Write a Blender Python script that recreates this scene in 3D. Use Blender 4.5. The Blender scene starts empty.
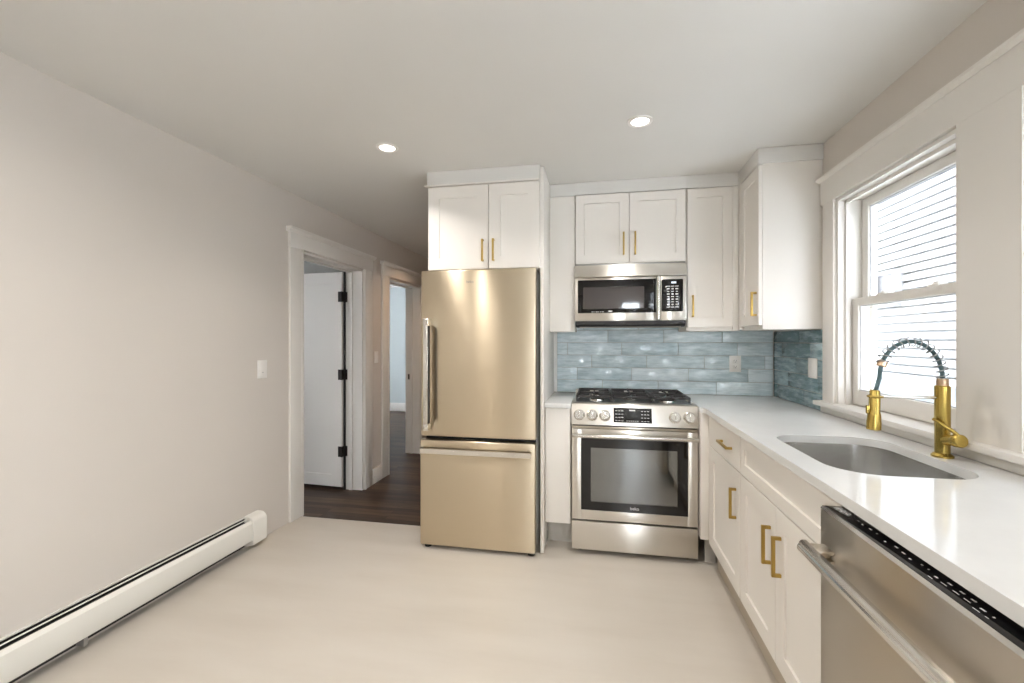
import bpy, bmesh, math, random
from mathutils import Vector, Matrix
random.seed(7)
sc = bpy.context.scene
COL = sc.collection
PI = math.pi

# ------------------------------------------------------------------ camera
H = 1.34
cam_data = bpy.data.cameras.new('camera')
cam = bpy.data.objects.new('camera', cam_data)
COL.objects.link(cam)
cam.location = (0, 0, H)
cam.rotation_euler = (PI / 2, 0, 0.18863)
cam_data.sensor_fit = 'HORIZONTAL'
cam_data.sensor_width = 36
cam_data.lens = 446.2 / 1024 * 36
cam_data.shift_y = -0.84 / 1024
cam_data.clip_start = 0.02
sc.camera = cam

# ------------------------------------------------------------------ world, light, exposure
SKY = 16.0
LAMP = 3.9
sc.view_settings.view_transform = 'Standard'
sc.view_settings.look = 'None'
sc.view_settings.gamma = 1
sc.view_settings.use_curve_mapping = False
sc.view_settings.exposure = 0.60
w = bpy.data.worlds.new('sky')
sc.world = w
w.use_nodes = True
bg = w.node_tree.nodes['Background']
bg.inputs[0].default_value = (0.91, 0.935, 1.0, 1)
bg.inputs[1].default_value = SKY
sc.cycles.max_bounces = 14
sc.cycles.diffuse_bounces = 8
sc.cycles.glossy_bounces = 6
sc.cycles.transparent_max_bounces = 16
sc.cycles.sample_clamp_indirect = 6
sc.cycles.use_denoising = True


# ------------------------------------------------------------------ room measures
XL, XR, YB, ZC = -2.235, 1.24, 3.47, 2.44
XLO = -2.42           # far face of the left wall
YC = -2.3             # wall behind the camera
ZH = -0.11            # hall floor, a step down
ZT = 0.945            # countertop
XO = 1.40             # outer face of the right wall


# ------------------------------------------------------------------ materials
def mat(name, col, rough=.5, metal=0., spec=.5, **kw):
    m = bpy.data.materials.new(name)
    m.use_nodes = True
    nt = m.node_tree
    b = nt.nodes['Principled BSDF']
    b.inputs['Base Color'].default_value = (*col, 1)
    b.inputs['Roughness'].default_value = rough
    b.inputs['Metallic'].default_value = metal
    b.inputs['Specular IOR Level'].default_value = spec
    for k, v in kw.items():
        b.inputs[k].default_value = v
    return m


def nodes(m):
    nt = m.node_tree
    return nt, nt.nodes, nt.links, nt.nodes['Principled BSDF']


def coords(m, scale=(1, 1, 1), kind='Object'):
    nt, N, L, b = nodes(m)
    tc = N.new('ShaderNodeTexCoord')
    mp = N.new('ShaderNodeMapping')
    mp.inputs['Scale'].default_value = scale
    L.new(tc.outputs[kind], mp.inputs[0])
    return mp.outputs[0]


def noise(m, vec, scale, detail=3, rough=.5):
    nt, N, L, b = nodes(m)
    n = N.new('ShaderNodeTexNoise')
    n.inputs['Scale'].default_value = scale
    n.inputs['Detail'].default_value = detail
    n.inputs['Roughness'].default_value = rough
    L.new(vec, n.inputs['Vector'])
    return n.outputs['Fac']


def ramp(m, fac, stops):
    nt, N, L, b = nodes(m)
    r = N.new('ShaderNodeValToRGB')
    els = r.color_ramp.elements
    while len(els) < len(stops):
        els.new(.5)
    for e, (p, c) in zip(els, stops):
        e.position = p
        e.color = (*c, 1)
    L.new(fac, r.inputs[0])
    return r.outputs[0]


def bump(m, fac, strength, dist=.002):
    nt, N, L, b = nodes(m)
    bp = N.new('ShaderNodeBump')
    bp.inputs['Strength'].default_value = strength
    bp.inputs['Distance'].default_value = dist
    L.new(fac, bp.inputs['Height'])
    L.new(bp.outputs[0], b.inputs['Normal'])


def painted(name, col, rough, grain=.12, scale=180, **kw):
    m = mat(name, col, rough, **kw)
    v = coords(m)
    n1 = noise(m, v, 1.3, 2)
    c2 = tuple(c * .97 for c in col)
    nt, N, L, b = nodes(m)
    L.new(ramp(m, n1, [(.35, c2), (.65, col)]), b.inputs['Base Color'])
    bump(m, noise(m, v, scale, 2), grain, .0008)
    return m


def steel(name, col, rough, vertical=False, aniso=.9):
    m = mat(name, col, rough, 1.0)
    nt, N, L, b = nodes(m)
    b.inputs['Anisotropic'].default_value = aniso
    b.inputs['Anisotropic Rotation'].default_value = .25
    t = N.new('ShaderNodeTangent')
    t.direction_type = 'RADIAL'
    t.axis = 'Z'
    L.new(t.outputs[0], b.inputs['Tangent'])
    v = coords(m, (1.5, 1.5, 260) if not vertical else (260, 260, 1.5))
    n = noise(m, v, 3, 2)
    r = N.new('ShaderNodeMapRange')
    r.inputs['To Min'].default_value = rough * .98
    r.inputs['To Max'].default_value = rough * 1.02
    L.new(n, r.inputs['Value'])
    L.new(r.outputs[0], b.inputs['Roughness'])
    return m


M = {}
M['wall'] = painted('greige_wall_paint', (.625, .582, .535), .75)
M['wall_white'] = painted('white_wall_paint', (.86, .855, .84), .6)
M['ceiling'] = painted('ceiling_paint', (.69, .68, .655), .85)
M['trim'] = painted('trim_paint', (.755, .73, .69), .4, .05)
M['cabinet'] = painted('cabinet_paint', (.81, .78, .735), .38, .04)
M['room_blue'] = painted('pale_blue_wall_paint', (.50, .56, .57), .75)
M['room_grey'] = painted('grey_wall_paint', (.42, .42, .40), .75)
M['white_plastic'] = mat('white_plastic', (.83, .81, .78), .35)
M['heater'] = mat('heater_enamel', (.80, .79, .74), .35)
M['black_gap'] = mat('black_rubber_and_shade', (.012, .012, .012), .6)
M['black_iron'] = mat('cast_iron', (.028, .027, .028), .55)
M['black_enamel'] = mat('black_enamel', (.03, .03, .032), .3)
M['black_glass'] = mat('black_glass', (.006, .006, .007), .06)
M['dark_bronze'] = mat('dark_bronze', (.02, .015, .012), .45, .4)
M['steel'] = steel('brushed_steel', (.68, .65, .60), .30)
M['steel_fridge'] = steel('warm_brushed_steel', (.62, .53, .395), .30)
M['steel_plain'] = mat('polished_steel', (.72, .70, .66), .16, 1.0)
M['steel_sink'] = mat('sink_steel', (.60, .59, .57), .27, 1.0)
M['steel_dark'] = steel('dark_brushed_steel', (.58, .53, .46), .30)
M['grey_metal'] = mat('grey_metal', (.42, .42, .42), .4, .8)
M['brass'] = mat('brushed_brass', (.50, .365, .10), .26, 1.0)
M['brass_pull'] = mat('satin_brass', (.48, .33, .095), .32, 1.0)
M['copper'] = mat('coppery_metal', (.62, .45, .31), .3, 1.0)
M['hose'] = mat('teal_hose', (.06, .11, .12), .45)
M['mark'] = mat('white_print', (.75, .75, .75), .5)
M['mark_grey'] = mat('grey_print', (.33, .30, .27), .4, .5)
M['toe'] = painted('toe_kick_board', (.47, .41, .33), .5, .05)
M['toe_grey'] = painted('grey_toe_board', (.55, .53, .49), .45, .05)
M['oven_in'] = mat('oven_enamel', (.55, .57, .57), .35)

m = M['counter'] = mat('white_quartz', (.72, .725, .72), .09, 0, .2)
nt, N, L, b = nodes(m)
L.new(ramp(m, noise(m, coords(m), 9, 6, .6), [(.3, (.69, .695, .69)), (.7, (.73, .735, .73))]), b.inputs['Base Color'])

m = M['floor'] = mat('cream_floor_tile', (.80, .73, .64), .33)
nt, N, L, b = nodes(m)
v = coords(m, (1.0, 5.0, 1))
f1 = noise(m, v, 1.2, 5, .55)
L.new(ramp(m, f1, [(.28, (.54, .495, .435)), (.5, (.57, .527, .467)), (.75, (.60, .56, .502))]), b.inputs['Base Color'])
bump(m, noise(m, v, 5, 3), .05, .002)

m = M['wood'] = mat('dark_stained_wood', (.05, .03, .02), .42, 0, .3)
nt, N, L, b = nodes(m)
v = coords(m, (1, 1, 1))
br = N.new('ShaderNodeTexBrick')
br.inputs['Scale'].default_value = 1
br.inputs['Brick Width'].default_value = 1.1
br.inputs['Row Height'].default_value = .06
br.inputs['Mortar Size'].default_value = .0015
br.inputs['Color1'].default_value = (.026, .014, .008, 1)
br.inputs['Color2'].default_value = (.095, .054, .032, 1)
br.inputs['Mortar'].default_value = (.008, .005, .004, 1)
L.new(v, br.inputs['Vector'])
v2 = coords(m, (1.6, 26, 1))
gr = ramp(m, noise(m, v2, 3, 5, .6), [(.3, (.45, .45, .45)), (.7, (1.5, 1.5, 1.5))])
mx = N.new('ShaderNodeMix')
mx.data_type = 'RGBA'
mx.blend_type = 'MULTIPLY'
mx.inputs[0].default_value = 1
L.new(br.outputs[0], mx.inputs[6])
L.new(gr, mx.inputs[7])
L.new(mx.outputs[2], b.inputs['Base Color'])

# hand made tiles: per-tile tone from an attribute, streaks from noise
m = M['tile'] = mat('blue_glazed_tile', (.2, .3, .35), .08)
nt, N, L, b = nodes(m)
at = N.new('ShaderNodeAttribute')
at.attribute_name = 'tone'
v = coords(m, (5, 5, 26))
st = noise(m, v, 1.6, 4, .6)
ad = N.new('ShaderNodeMath')
ad.operation = 'ADD'
ml = N.new('ShaderNodeMath')
ml.operation = 'MULTIPLY'
ml.inputs[1].default_value = .42
L.new(at.outputs['Fac'], ml.inputs[0])
L.new(ml.outputs[0], ad.inputs[0])
ml2 = N.new('ShaderNodeMath')
ml2.operation = 'MULTIPLY'
ml2.inputs[1].default_value = .95
L.new(st, ml2.inputs[0])
L.new(ml2.outputs[0], ad.inputs[1])
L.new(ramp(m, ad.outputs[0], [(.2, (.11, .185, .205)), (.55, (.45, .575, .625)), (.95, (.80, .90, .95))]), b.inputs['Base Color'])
bump(m, noise(m, coords(m, (1, 1, 2.2)), 34, 3), .35, .004)
M['grout'] = mat('pale_grout', (.55, .57, .56), .8)

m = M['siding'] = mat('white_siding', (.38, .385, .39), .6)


def glass(name, tint, refl, rough=.0):
    m = bpy.data.materials.new(name)
    m.use_nodes = True
    nt = m.node_tree
    nt.nodes.clear()
    o = nt.nodes.new('ShaderNodeOutputMaterial')
    t = nt.nodes.new('ShaderNodeBsdfTransparent')
    t.inputs[0].default_value = (*tint, 1)
    g = nt.nodes.new('ShaderNodeBsdfGlossy')
    g.inputs['Roughness'].default_value = rough
    fr = nt.nodes.new('ShaderNodeLayerWeight')
    fr.inputs[0].default_value = .5
    pw = nt.nodes.new('ShaderNodeMath')
    pw.operation = 'POWER'
    pw.inputs[1].default_value = 4
    ba = nt.nodes.new('ShaderNodeMath')
    ba.operation = 'MULTIPLY_ADD'
    ba.inputs[1].default_value = .9
    ba.inputs[2].default_value = .04
    nt.links.new(fr.outputs['Facing'], pw.inputs[0])
    nt.links.new(pw.outputs[0], ba.inputs[0])
    ma = nt.nodes.new('ShaderNodeMath')
    ma.operation = 'MULTIPLY'
    ma.inputs[1].default_value = refl
    ma.use_clamp = True
    mx = nt.nodes.new('ShaderNodeMixShader')
    nt.links.new(ba.outputs[0], ma.inputs[0])
    nt.links.new(ma.outputs[0], mx.inputs[0])
    nt.links.new(t.outputs[0], mx.inputs[1])
    nt.links.new(g.outputs[0], mx.inputs[2])
    nt.links.new(mx.outputs[0], o.inputs[0])
    return m


M['pane'] = glass('window_glass', (.96, .98, .98), 1)
M['oven_glass'] = glass('oven_glass', (.80, .84, .84), 5.2, .02)
M['mw_glass'] = glass('microwave_glass', (.25, .22, .22), 4.0, .03)


def emit(name, col, s):
    m = bpy.data.materials.new(name)
    m.use_nodes = True
    nt = m.node_tree
    nt.nodes.clear()
    o = nt.nodes.new('ShaderNodeOutputMaterial')
    e = nt.nodes.new('ShaderNodeEmission')
    e.inputs[0].default_value = (*col, 1)
    e.inputs[1].default_value = s
    nt.links.new(e.outputs[0], o.inputs[0])
    return m


M['lamp'] = emit('lamp_diffuser', (1, .95, .88), 6)


# ------------------------------------------------------------------ mesh helpers
class MB:
    def __init__(self):
        self.bm = bmesh.new()

    def _merge(self, b2):
        me = bpy.data.meshes.new('t')
        b2.to_mesh(me)
        b2.free()
        self.bm.from_mesh(me)
        bpy.data.meshes.remove(me)

    def box(self, x0, x1, y0, y1, z0, z1, bev=0., seg=2):
        b = bmesh.new()
        bmesh.ops.create_cube(b, size=1)
        for v in b.verts:
            v.co = Vector(((x0 + x1) / 2 + v.co.x * (x1 - x0), (y0 + y1) / 2 + v.co.y * (y1 - y0), (z0 + z1) / 2 + v.co.z * (z1 - z0)))
        if bev:
            bmesh.ops.bevel(b, geom=b.edges[:], offset=bev, segments=seg, affect='EDGES', profile=.5)
        self._merge(b)
        return self

    def prism(self, prof, axis, a0, a1, bev=0.):
        """prof: list of 2D points; axis X: (y,z)  Y: (x,z)  Z: (x,y)"""
        b = bmesh.new()

        def P(p, a):
            return {'X': (a, p[0], p[1]), 'Y': (p[0], a, p[1]), 'Z': (p[0], p[1], a)}[axis]
        v0 = [b.verts.new(P(p, a0)) for p in prof]
        v1 = [b.verts.new(P(p, a1)) for p in prof]
        n = len(prof)
        b.faces.new(v0)
        b.faces.new(v1[::-1])
        for i in range(n):
            b.faces.new((v0[i], v1[i], v1[(i + 1) % n], v0[(i + 1) % n]))
        if bev:
            bmesh.ops.bevel(b, geom=b.edges[:], offset=bev, segments=2, affect='EDGES')
        self._merge(b)
        return self

    def rings(self, loops, cap=True, closed=False):
        b = bmesh.new()
        rs = [[b.verts.new(p) for p in lp] for lp in loops]
        n = len(rs[0])
        prs = list(zip(rs, rs[1:])) + ([(rs[-1], rs[0])] if closed else [])
        for r0, r1 in prs:
            for i in range(n):
                b.faces.new((r0[i], r0[(i + 1) % n], r1[(i + 1) % n], r1[i]))
        if cap and not closed:
            b.faces.new(rs[0][::-1])
            b.faces.new(rs[-1])
        self._merge(b)
        return self

    def lathe(self, base, axis, prof, seg=24, cap=True):
        """prof: list of (r, h) along axis from base"""
        a = Vector(axis).normalized()
        u = a.orthogonal().normalized()
        v = a.cross(u)
        B = Vector(base)
        return self.rings([[B + a * h + (u * math.cos(2 * PI * k / seg) + v * math.sin(2 * PI * k / seg)) * r for k in range(seg)] for r, h in prof], cap)

    def cyl(self, p0, p1, r, seg=20, r1=None):
        d = Vector(p1) - Vector(p0)
        return self.lathe(p0, d, [(r, 0), (r if r1 is None else r1, d.length)], seg)

    def tube(self, pts, r, seg=10, closed=False):
        pts = [Vector(p) for p in pts]
        loops = []
        n = len(pts)
        prev = None
        for i, p in enumerate(pts):
            if closed:
                t = pts[(i + 1) % n] - pts[i - 1]
            else:
                t = pts[min(i + 1, n - 1)] - pts[max(i - 1, 0)]
            t.normalize()
            if prev is None:
                u = t.orthogonal().normalized()
            else:
                u = (prev - t * prev.dot(t)).normalized()
            prev = u
            v = t.cross(u)
            rr = r[i] if isinstance(r, (list, tuple)) else r
            loops.append([p + (u * math.cos(2 * PI * k / seg) + v * math.sin(2 * PI * k / seg)) * rr for k in range(seg)])
        return self.rings(loops, True, closed)

    def frame(self, mp, u0, u1, v0, v1, d0, d1, rail, rec, bev=.0015):
        """shaker door: a slab with a recessed centre panel, one closed skin.  mp(u,v,d) -> world"""
        b = bmesh.new()

        def loop(a, d):
            return [b.verts.new(mp(*q)) for q in ((u0 + a, v0 + a, d), (u1 - a, v0 + a, d), (u1 - a, v1 - a, d), (u0 + a, v1 - a, d))]
        ls = [loop(0, d0), loop(0, d1 - bev), loop(bev, d1), loop(rail, d1), loop(rail + .001, d1 - rec)]
        b.faces.new(ls[0])
        for r0, r1 in zip(ls, ls[1:]):
            for i in range(4):
                b.faces.new((r0[i], r0[(i + 1) % 4], r1[(i + 1) % 4], r1[i]))
        b.faces.new(ls[-1])
        self._merge(b)
        return self

    def build(self, name, material, parent=None, smooth=True, kind=None):
        bmesh.ops.recalc_face_normals(self.bm, faces=self.bm.faces[:])
        me = bpy.data.meshes.new(name)
        off = Vector((0, 0, 0))
        p = parent
        while p is not None:
            off += p.location
            p = p.parent
        if parent is None:
            # origin at the base centre of the mesh
            xs = [v.co for v in self.bm.verts]
            lo = Vector((min(c.x for c in xs), min(c.y for c in xs), min(c.z for c in xs)))
            hi = Vector((max(c.x for c in xs), max(c.y for c in xs), max(c.z for c in xs)))
            org = Vector(((lo.x + hi.x) / 2, (lo.y + hi.y) / 2, lo.z))
        else:
            org = off
        for v in self.bm.verts:
            v.co -= org
        self.bm.to_mesh(me)
        self.bm.free()
        me.materials.append(M[material] if isinstance(material, str) else material)
        if smooth:
            me.shade_smooth()
            me.set_sharp_from_angle(angle=math.radians(35))
        o = bpy.data.objects.new(name, me)
        COL.objects.link(o)
        if parent is None:
            o.location = org
        else:
            o.parent = parent
        if kind:
            o['kind'] = kind
        return o


def thing(name, loc, label, cat, group=None):
    o = bpy.data.objects.new(name, None)
    o.empty_display_size = .05
    o.location = loc
    COL.objects.link(o)
    return tag(o, label, cat, group)


def tag(o, label, cat, group=None):
    o['label'] = label
    o['category'] = cat
    if group:
        o['group'] = group
    return o


def struct(name, mb, material, parent=None):
    o = mb.build(name, material, parent)
    if parent is None:
        o['kind'] = 'structure'
    return o


def struct_empty(name, loc):
    o = bpy.data.objects.new(name, None)
    o.empty_display_size = .05
    o.location = loc
    COL.objects.link(o)
    o['kind'] = 'structure'
    return o


def text_part(name, s, size, material, parent, place, ext=.0006):
    """lettering turned into a mesh; place(x, y, d) maps text plane to world"""
    cu = bpy.data.curves.new(name, 'FONT')
    cu.body = s
    cu.size = size
    cu.align_x = 'CENTER'
    cu.align_y = 'CENTER'
    cu.extrude = ext
    to = bpy.data.objects.new(name + '_curve', cu)
    COL.objects.link(to)
    dg = bpy.context.evaluated_depsgraph_get()
    dg.update()
    me = bpy.data.meshes.new_from_object(to.evaluated_get(dg))
    bpy.data.objects.remove(to)
    mb = MB()
    mb.bm.from_mesh(me)
    bpy.data.meshes.remove(me)
    for v in mb.bm.verts:
        v.co = Vector(place(v.co.x, v.co.y, v.co.z))
    return mb.build(name, material, parent, smooth=False)


def face_y(y):      # a front facing the camera (-Y)
    return lambda u, v, d: (u, y - d, v)


def face_x(x):      # a front facing the room (-X) on the right wall
    return lambda u, v, d: (x - d, u, v)


# ------------------------------------------------------------------ the setting
mb = MB().box(XL, XR + .1, YC, 3.045, -.109, 0)
mb.box(-1.119, XR + .1, 3.045, YB + .1, -.109, 0)
struct('floor', mb, 'floor')
struct('floor_hall', MB().box(-5.7, -1.0, 1.3, 8.8, ZH - .1, ZH - .001), 'wood')
struct('ceiling', MB().box(-5.7, XO, YC - .2, 8.8, ZC, ZC + .12), 'ceiling')

# left wall with its two door openings
D1a, D1b, D2a, D2b, DZ = 3.07, 3.99, 4.51, 5.42, 2.03
mb = MB()
mb.box(XLO, XL, YC - .2, D1a, ZH, ZC)
mb.box(XLO, XL, D1a, D1b, DZ, ZC)
mb.box(XLO, XL, D1b, D2a, ZH, ZC)
mb.box(XLO, XL, D2a, D2b, DZ, ZC)
mb.box(XLO, XL, D2b, 7.2, ZH, ZC)
struct('wall_left', mb, 'wall')
struct('wall_back', MB().box(-1.0, XR, YB, YB + .12, 0, ZC), 'wall_white')
struct('wall_hall', MB().box(-1.119, -1.0, 3.46, 7.1, ZH, ZC), 'wall')
struct('wall_hall_end', MB().box(XL, -1.0, 7.1, 7.2, ZH, ZC), 'wall')

W4a, W4b = -2.1, -.35      # unseen wide window added beside the camera to light the left wall
W1a, W1b, W2a, W2b, WZ0, WZ1 = 1.806, 2.625, .742, 1.561, 1.0, 2.085
mb = MB()
mb.box(XR, XO, W1b, YB + .12, -.1, ZC)
mb.box(XR, XO, YC - .2, W4a, -.1, ZC).box(XR, XO, W4b, W2a, -.1, ZC)
mb.box(XR, XO, W4a, W4b, -.1, .25).box(XR, XO, W4a, W4b, 2.15, ZC)
mb.box(XR, XO, W2b, W1a, WZ0 - .02, WZ1)
mb.box(XR, XO, W2a, W1b, -.1, WZ0 - .02)
mb.box(XR, XO, W2a, W1b, WZ1, ZC)
struct('wall_right', mb, 'wall')

# wall behind the camera, with an unseen window added to light the room
mb = MB()
mb.box(XL, .4, YC - .15, YC, 0, ZC)
mb.box(.82, XR, YC - .15, YC, 0, ZC)
mb.box(.4, .82, YC - .15, YC, 0, .4)
mb.box(.4, .82, YC - .15, YC, 2.1, ZC)
struct('wall_front', mb, 'wall')
wf = struct_empty('added_window_3', (.61, YC, .4))
mb = MB()
mb.box(.4, .46, YC - .12, YC + .01, .4, 2.1).box(.76, .82, YC - .12, YC + .01, .4, 2.1)
mb.box(.46, .76, YC - .12, YC + .01, .4, .47).box(.46, .76, YC - .12, YC + .01, 2.03, 2.1)
mb.build('window_frame', 'trim', wf)
MB().box(.46, .76, YC - .08, YC - .075, .47, 2.03).build('pane', 'pane', wf)
wr = struct_empty('added_window_4', (XR, (W4a + W4b) / 2, .25))
mb = MB()
ym = (W4a + W4b) / 2
for y0, y1 in ((W4a, W4a + .06), (ym - .035, ym + .035), (W4b - .06, W4b)):
    mb.box(XR - .01, XO - .02, y0, y1, .25, 2.15)
for y0, y1 in ((W4a + .06, ym - .035), (ym + .035, W4b - .06)):
    mb.box(XR - .01, XO - .02, y0, y1, .25, .32).box(XR - .01, XO - .02, y0, y1, 2.08, 2.15)
mb.build('window_frame', 'trim', wr)
MB().box(XR + .09, XR + .095, W4a + .06, W4b - .06, .32, 2.08).build('pane', 'pane', wr)

# rooms beyond the two doors
mb = MB()
mb.box(-5.7, -5.55, 1.3, 2.0, ZH, ZC).box(-5.7, -5.55, 3.2, 5.8, ZH, ZC).box(-5.7, -5.55, 7.4, 8.8, ZH, ZC)
for a, c in ((2.0, 3.2), (5.8, 7.4)):
    mb.box(-5.7, -5.55, a, c, ZH, 1.2).box(-5.7, -5.55, a, c, 1.8, ZC)
struct('wall_rooms_side', mb, 'room_blue')
struct('wall_rooms_near', MB().box(-5.55, XLO, 1.3, 1.42, ZH, ZC), 'room_grey')
struct('wall_rooms_middle', MB().box(-5.55, XLO, 4.16, 4.28, ZH, ZC), 'room_grey')
struct('wall_rooms_far', MB().box(-5.55, -1.0, 8.59, 8.8, ZH, ZC), 'room_blue')
struct('baseboard_far', MB().box(-5.54, XLO, 8.57, 8.589, ZH, ZH + .17, .004), 'trim')
struct('baseboard_left', MB().box(XL + .001, XL + .02, D1b + .165, D2a - .165, ZH, ZH + .15, .004), 'trim')


# door casings (craftsman: flat legs, head board, small crown)
def casing(name, y0, y1, zb0, zb1, leg=.15):
    t = struct_empty(name, (XL, y0, zb1))
    X0 = XL
    for a, c, zb in ((y0 - leg, y0, zb0), (y1, y1 + leg, zb1)):
        q = MB().box(X0, X0 + .02, a, c, zb, DZ + .005, .003)
        q.build('casing_leg', 'trim', t)
        # inner bead
        e = (c - .028, c - .006) if a < y0 else (a + .006, a + .028)
        MB().box(X0 + .02, X0 + .026, e[0], e[1], zb, DZ, .002).build('casing_bead', 'trim', t)
    MB().box(X0, X0 + .024, y0 - leg - .006, y1 + leg + .006, DZ + .005, 2.145, .002).build('head_board', 'trim', t)
    pr = [(X0, 2.145), (X0 + .03, 2.145), (X0 + .034, 2.152), (X0 + .048, 2.165), (X0 + .05, 2.18), (X0, 2.18)]
    MB().prism(pr, 'Y', y0 - leg - .025, y1 + leg + .025).build('crown', 'trim', t)
    # jamb lining across the wall thickness, with a stop
    q = MB()
    q.box(XLO - .005, X0 + .001, y0 - .001, y0 + .018, zb1, DZ - .018)
    q.box(XLO - .005, X0 + .001, y1 - .018, y1 + .001, zb1, DZ - .018)
    q.box(XLO - .005, X0 + .001, y0 - .001, y1 + .001, DZ - .018, DZ + .001)
    q.box(XLO + .05, XLO + .085, y0 + .018, y0 + .03, zb1, DZ - .03)
    q.box(XLO + .05, XLO + .085, y1 - .03, y1 - .018, zb1, DZ - .03)
    q.box(XLO + .05, XLO + .085, y0 + .018, y1 - .018, DZ - .03, DZ - .018)
    q.build('jamb', 'trim', t)
    # casing on the far side of the wall
    q = MB()
    q.box(XLO - .02, XLO - .005, y0 - .09, y0, zb1, DZ).box(XLO - .02, XLO - .005, y1 + .0, y1 + .09, zb1, DZ)
    q.box(XLO - .02, XLO - .005, y0 - .09, y1 + .09, DZ, DZ + .09)
    q.build('far_casing', 'trim', t)
    return t


c1 = casing('trim_1', D1a, D1b, 0, ZH)
c2 = casing('trim_2', D2a, D2b, ZH, ZH)
MB().box(XLO + .022, XLO + .048, D2b - .0195, D2b - .0175, .84, .91, .0005).build('strike_plate', 'dark_bronze', c2)

# open door leaf in the first doorway: hinged on the far jamb, swung into the room
dr = struct_empty('door_1', (XLO - .005, 3.945, ZH))
dl = MB()
ang = math.radians(4)


def leafmap(u, v, d):      # u runs from the hinge away, d towards the kitchen side
    return (XLO - .006 - u * math.cos(ang) - d * math.sin(ang), 3.955 + u * math.sin(ang) - d * math.cos(ang), v)


dl.frame(leafmap, 0.006, .80, ZH + .03, 2.005, -.02, .017, .115, .010)
leaf = dl.build('door_leaf', 'cabinet', dr)
for z in (1.765, 1.01, .265):
    q = MB()
    q.cyl((XLO - .004, 3.925, z - .05), (XLO - .004, 3.925, z + .05), .008, 12)
    q.box(XLO - .003, XLO + .030, 3.968, 3.9705, z - .05, z + .05, .001)
    q.box(XLO - .045, XLO - .004, 3.926, 3.9325, z - .05, z + .05, .001)
    q.box(XLO - .006, XLO - .001, 3.925, 3.969, z - .05, z + .05, .001)
    q.build('hinge', 'dark_bronze', dr)
MB().box(XLO - .0055, XLO + .012, 3.957, 3.9715, ZH, 2.01).build('hinge_gap_shade', 'black_gap', dr)  # black strip drawn for the shade in the hinge gap

# window casing around the twin windows
wc = struct_empty('trim_3', (XR - .02, (W1a + W2b) / 2, WZ0))
CX = XR - .02
MB().box(CX, XR, W1b, W1b + .115, WZ0, 2.09, .002).build('casing_leg', 'trim', wc)
MB().box(CX, XR, W2a - .115, W2a, WZ0, 2.09, .002).build('casing_leg', 'trim', wc)
MB().box(CX, XR, W2b, W1a, WZ0, 2.0865).build('mullion_board', 'trim', wc)
MB().box(CX, XR, W2a - .12, W1b + .137, 2.087, 2.215).build('head_board', 'trim', wc)
pr = [(XR, 2.215), (XR - .024, 2.215), (XR - .027, 2.219), (XR - .038, 2.226), (XR - .040, 2.236), (XR, 2.236)]
MB().prism(pr, 'Y', W2a - .16, W1b + .165).build('crown', 'trim', wc)
MB().box(XR - .060, XR + .07, W2a - .14, W1b + .138, .986, 1.010, .005).build('stool', 'trim', wc)
MB().box(CX, XR - .001, W2a - .12, W1b + .137, ZT + .001, .985, .002).build('apron', 'trim', wc)


def dh_window(name, y0, y1):
    t = struct_empty(name, (1.3, (y0 + y1) / 2, WZ0))
    q = MB()      # jamb liner
    q.box(XR - .004, XO + .005, y0 - .0, y0 + .016, 1.0095, WZ1)
    q.box(XR - .004, XO + .005, y1 - .016, y1 + .0, 1.0095, WZ1)
    q.box(XR - .004, XO + .005, y0 + .016, y1 - .016, WZ1 - .016, WZ1 + .0)
    q.box(1.31, XO + .06, y0 + .016, y1 - .016, .965, 1.012)
    # inner stops
    q.box(1.268, 1.285, y0 + .016, y0 + .03, 1.010, WZ1 - .016).box(1.268, 1.285, y1 - .03, y1 - .016, 1.010, WZ1 - .016)
    q.box(1.268, 1.285, y0 + .016, y1 - .016, WZ1 - .032, WZ1 - .016)
    # parting strips on the outside
    q.box(1.385, 1.40, y0 + .016, y0 + .045, 1.012, WZ1 - .016).box(1.385, 1.40, y1 - .045, y1 - .016, 1.012, WZ1 - .016)
    q.build('window_frame', 'trim', t)

    def sash(x0, x1, za, zb, bot, top, nm):
        s = MB()
        st = .052
        s.box(x0, x1, y0 + .018, y0 + .018 + st, za, zb, .003).box(x0, x1, y1 - .018 - st, y1 - .018, za, zb, .003)
        s.box(x0, x1, y0 + .018 + st, y1 - .018 - st, za, za + bot, .003).box(x0, x1, y0 + .018 + st, y1 - .018 - st, zb - top, zb, .003)
        o = s.build(nm, 'trim', t)
        xm = (x0 + x1) / 2
        MB().box(xm - .003, xm + .003, y0 + .018 + st - .004, y1 - .018 - st + .004, za + bot - .004, zb - top + .004).build('pane', 'pane', o)
        # dark glazing seal
        g = MB()
        a, c, e, f = y0 + .018 + st, y1 - .018 - st, za + bot, zb - top
        xa = x0 - .0006
        g.box(xm - .007, xm + .007, a, a + .004, e, f).box(xm - .007, xm + .007, c - .004, c, e, f)
        g.box(xm - .007, xm + .007, a + .004, c - .004, e, e + .004).box(xm - .007, xm + .007, a + .004, c - .004, f - .004, f)
        g.build('glazing_seal', 'grey_metal', o)
        return o
    sash(1.345, 1.38, 1.515, WZ1 - .018, .040, .045, 'upper_sash')
    lo = sash(1.30, 1.338, 1.0135, 1.557, .075, .040, 'lower_sash')
    for f in (.3, .7):
        y = y0 + (y1 - y0) * f
        MB().box(1.305, 1.34, y - .03, y + .03, 1.5575, 1.566, .002).cyl((1.32, y, 1.566), (1.32, y, 1.575), .011, 14).build('sash_lock', 'white_plastic', lo)
    return t


dh_window('window_1', W1a, W1b)
dh_window('window_2', W2a, W2b)

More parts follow.
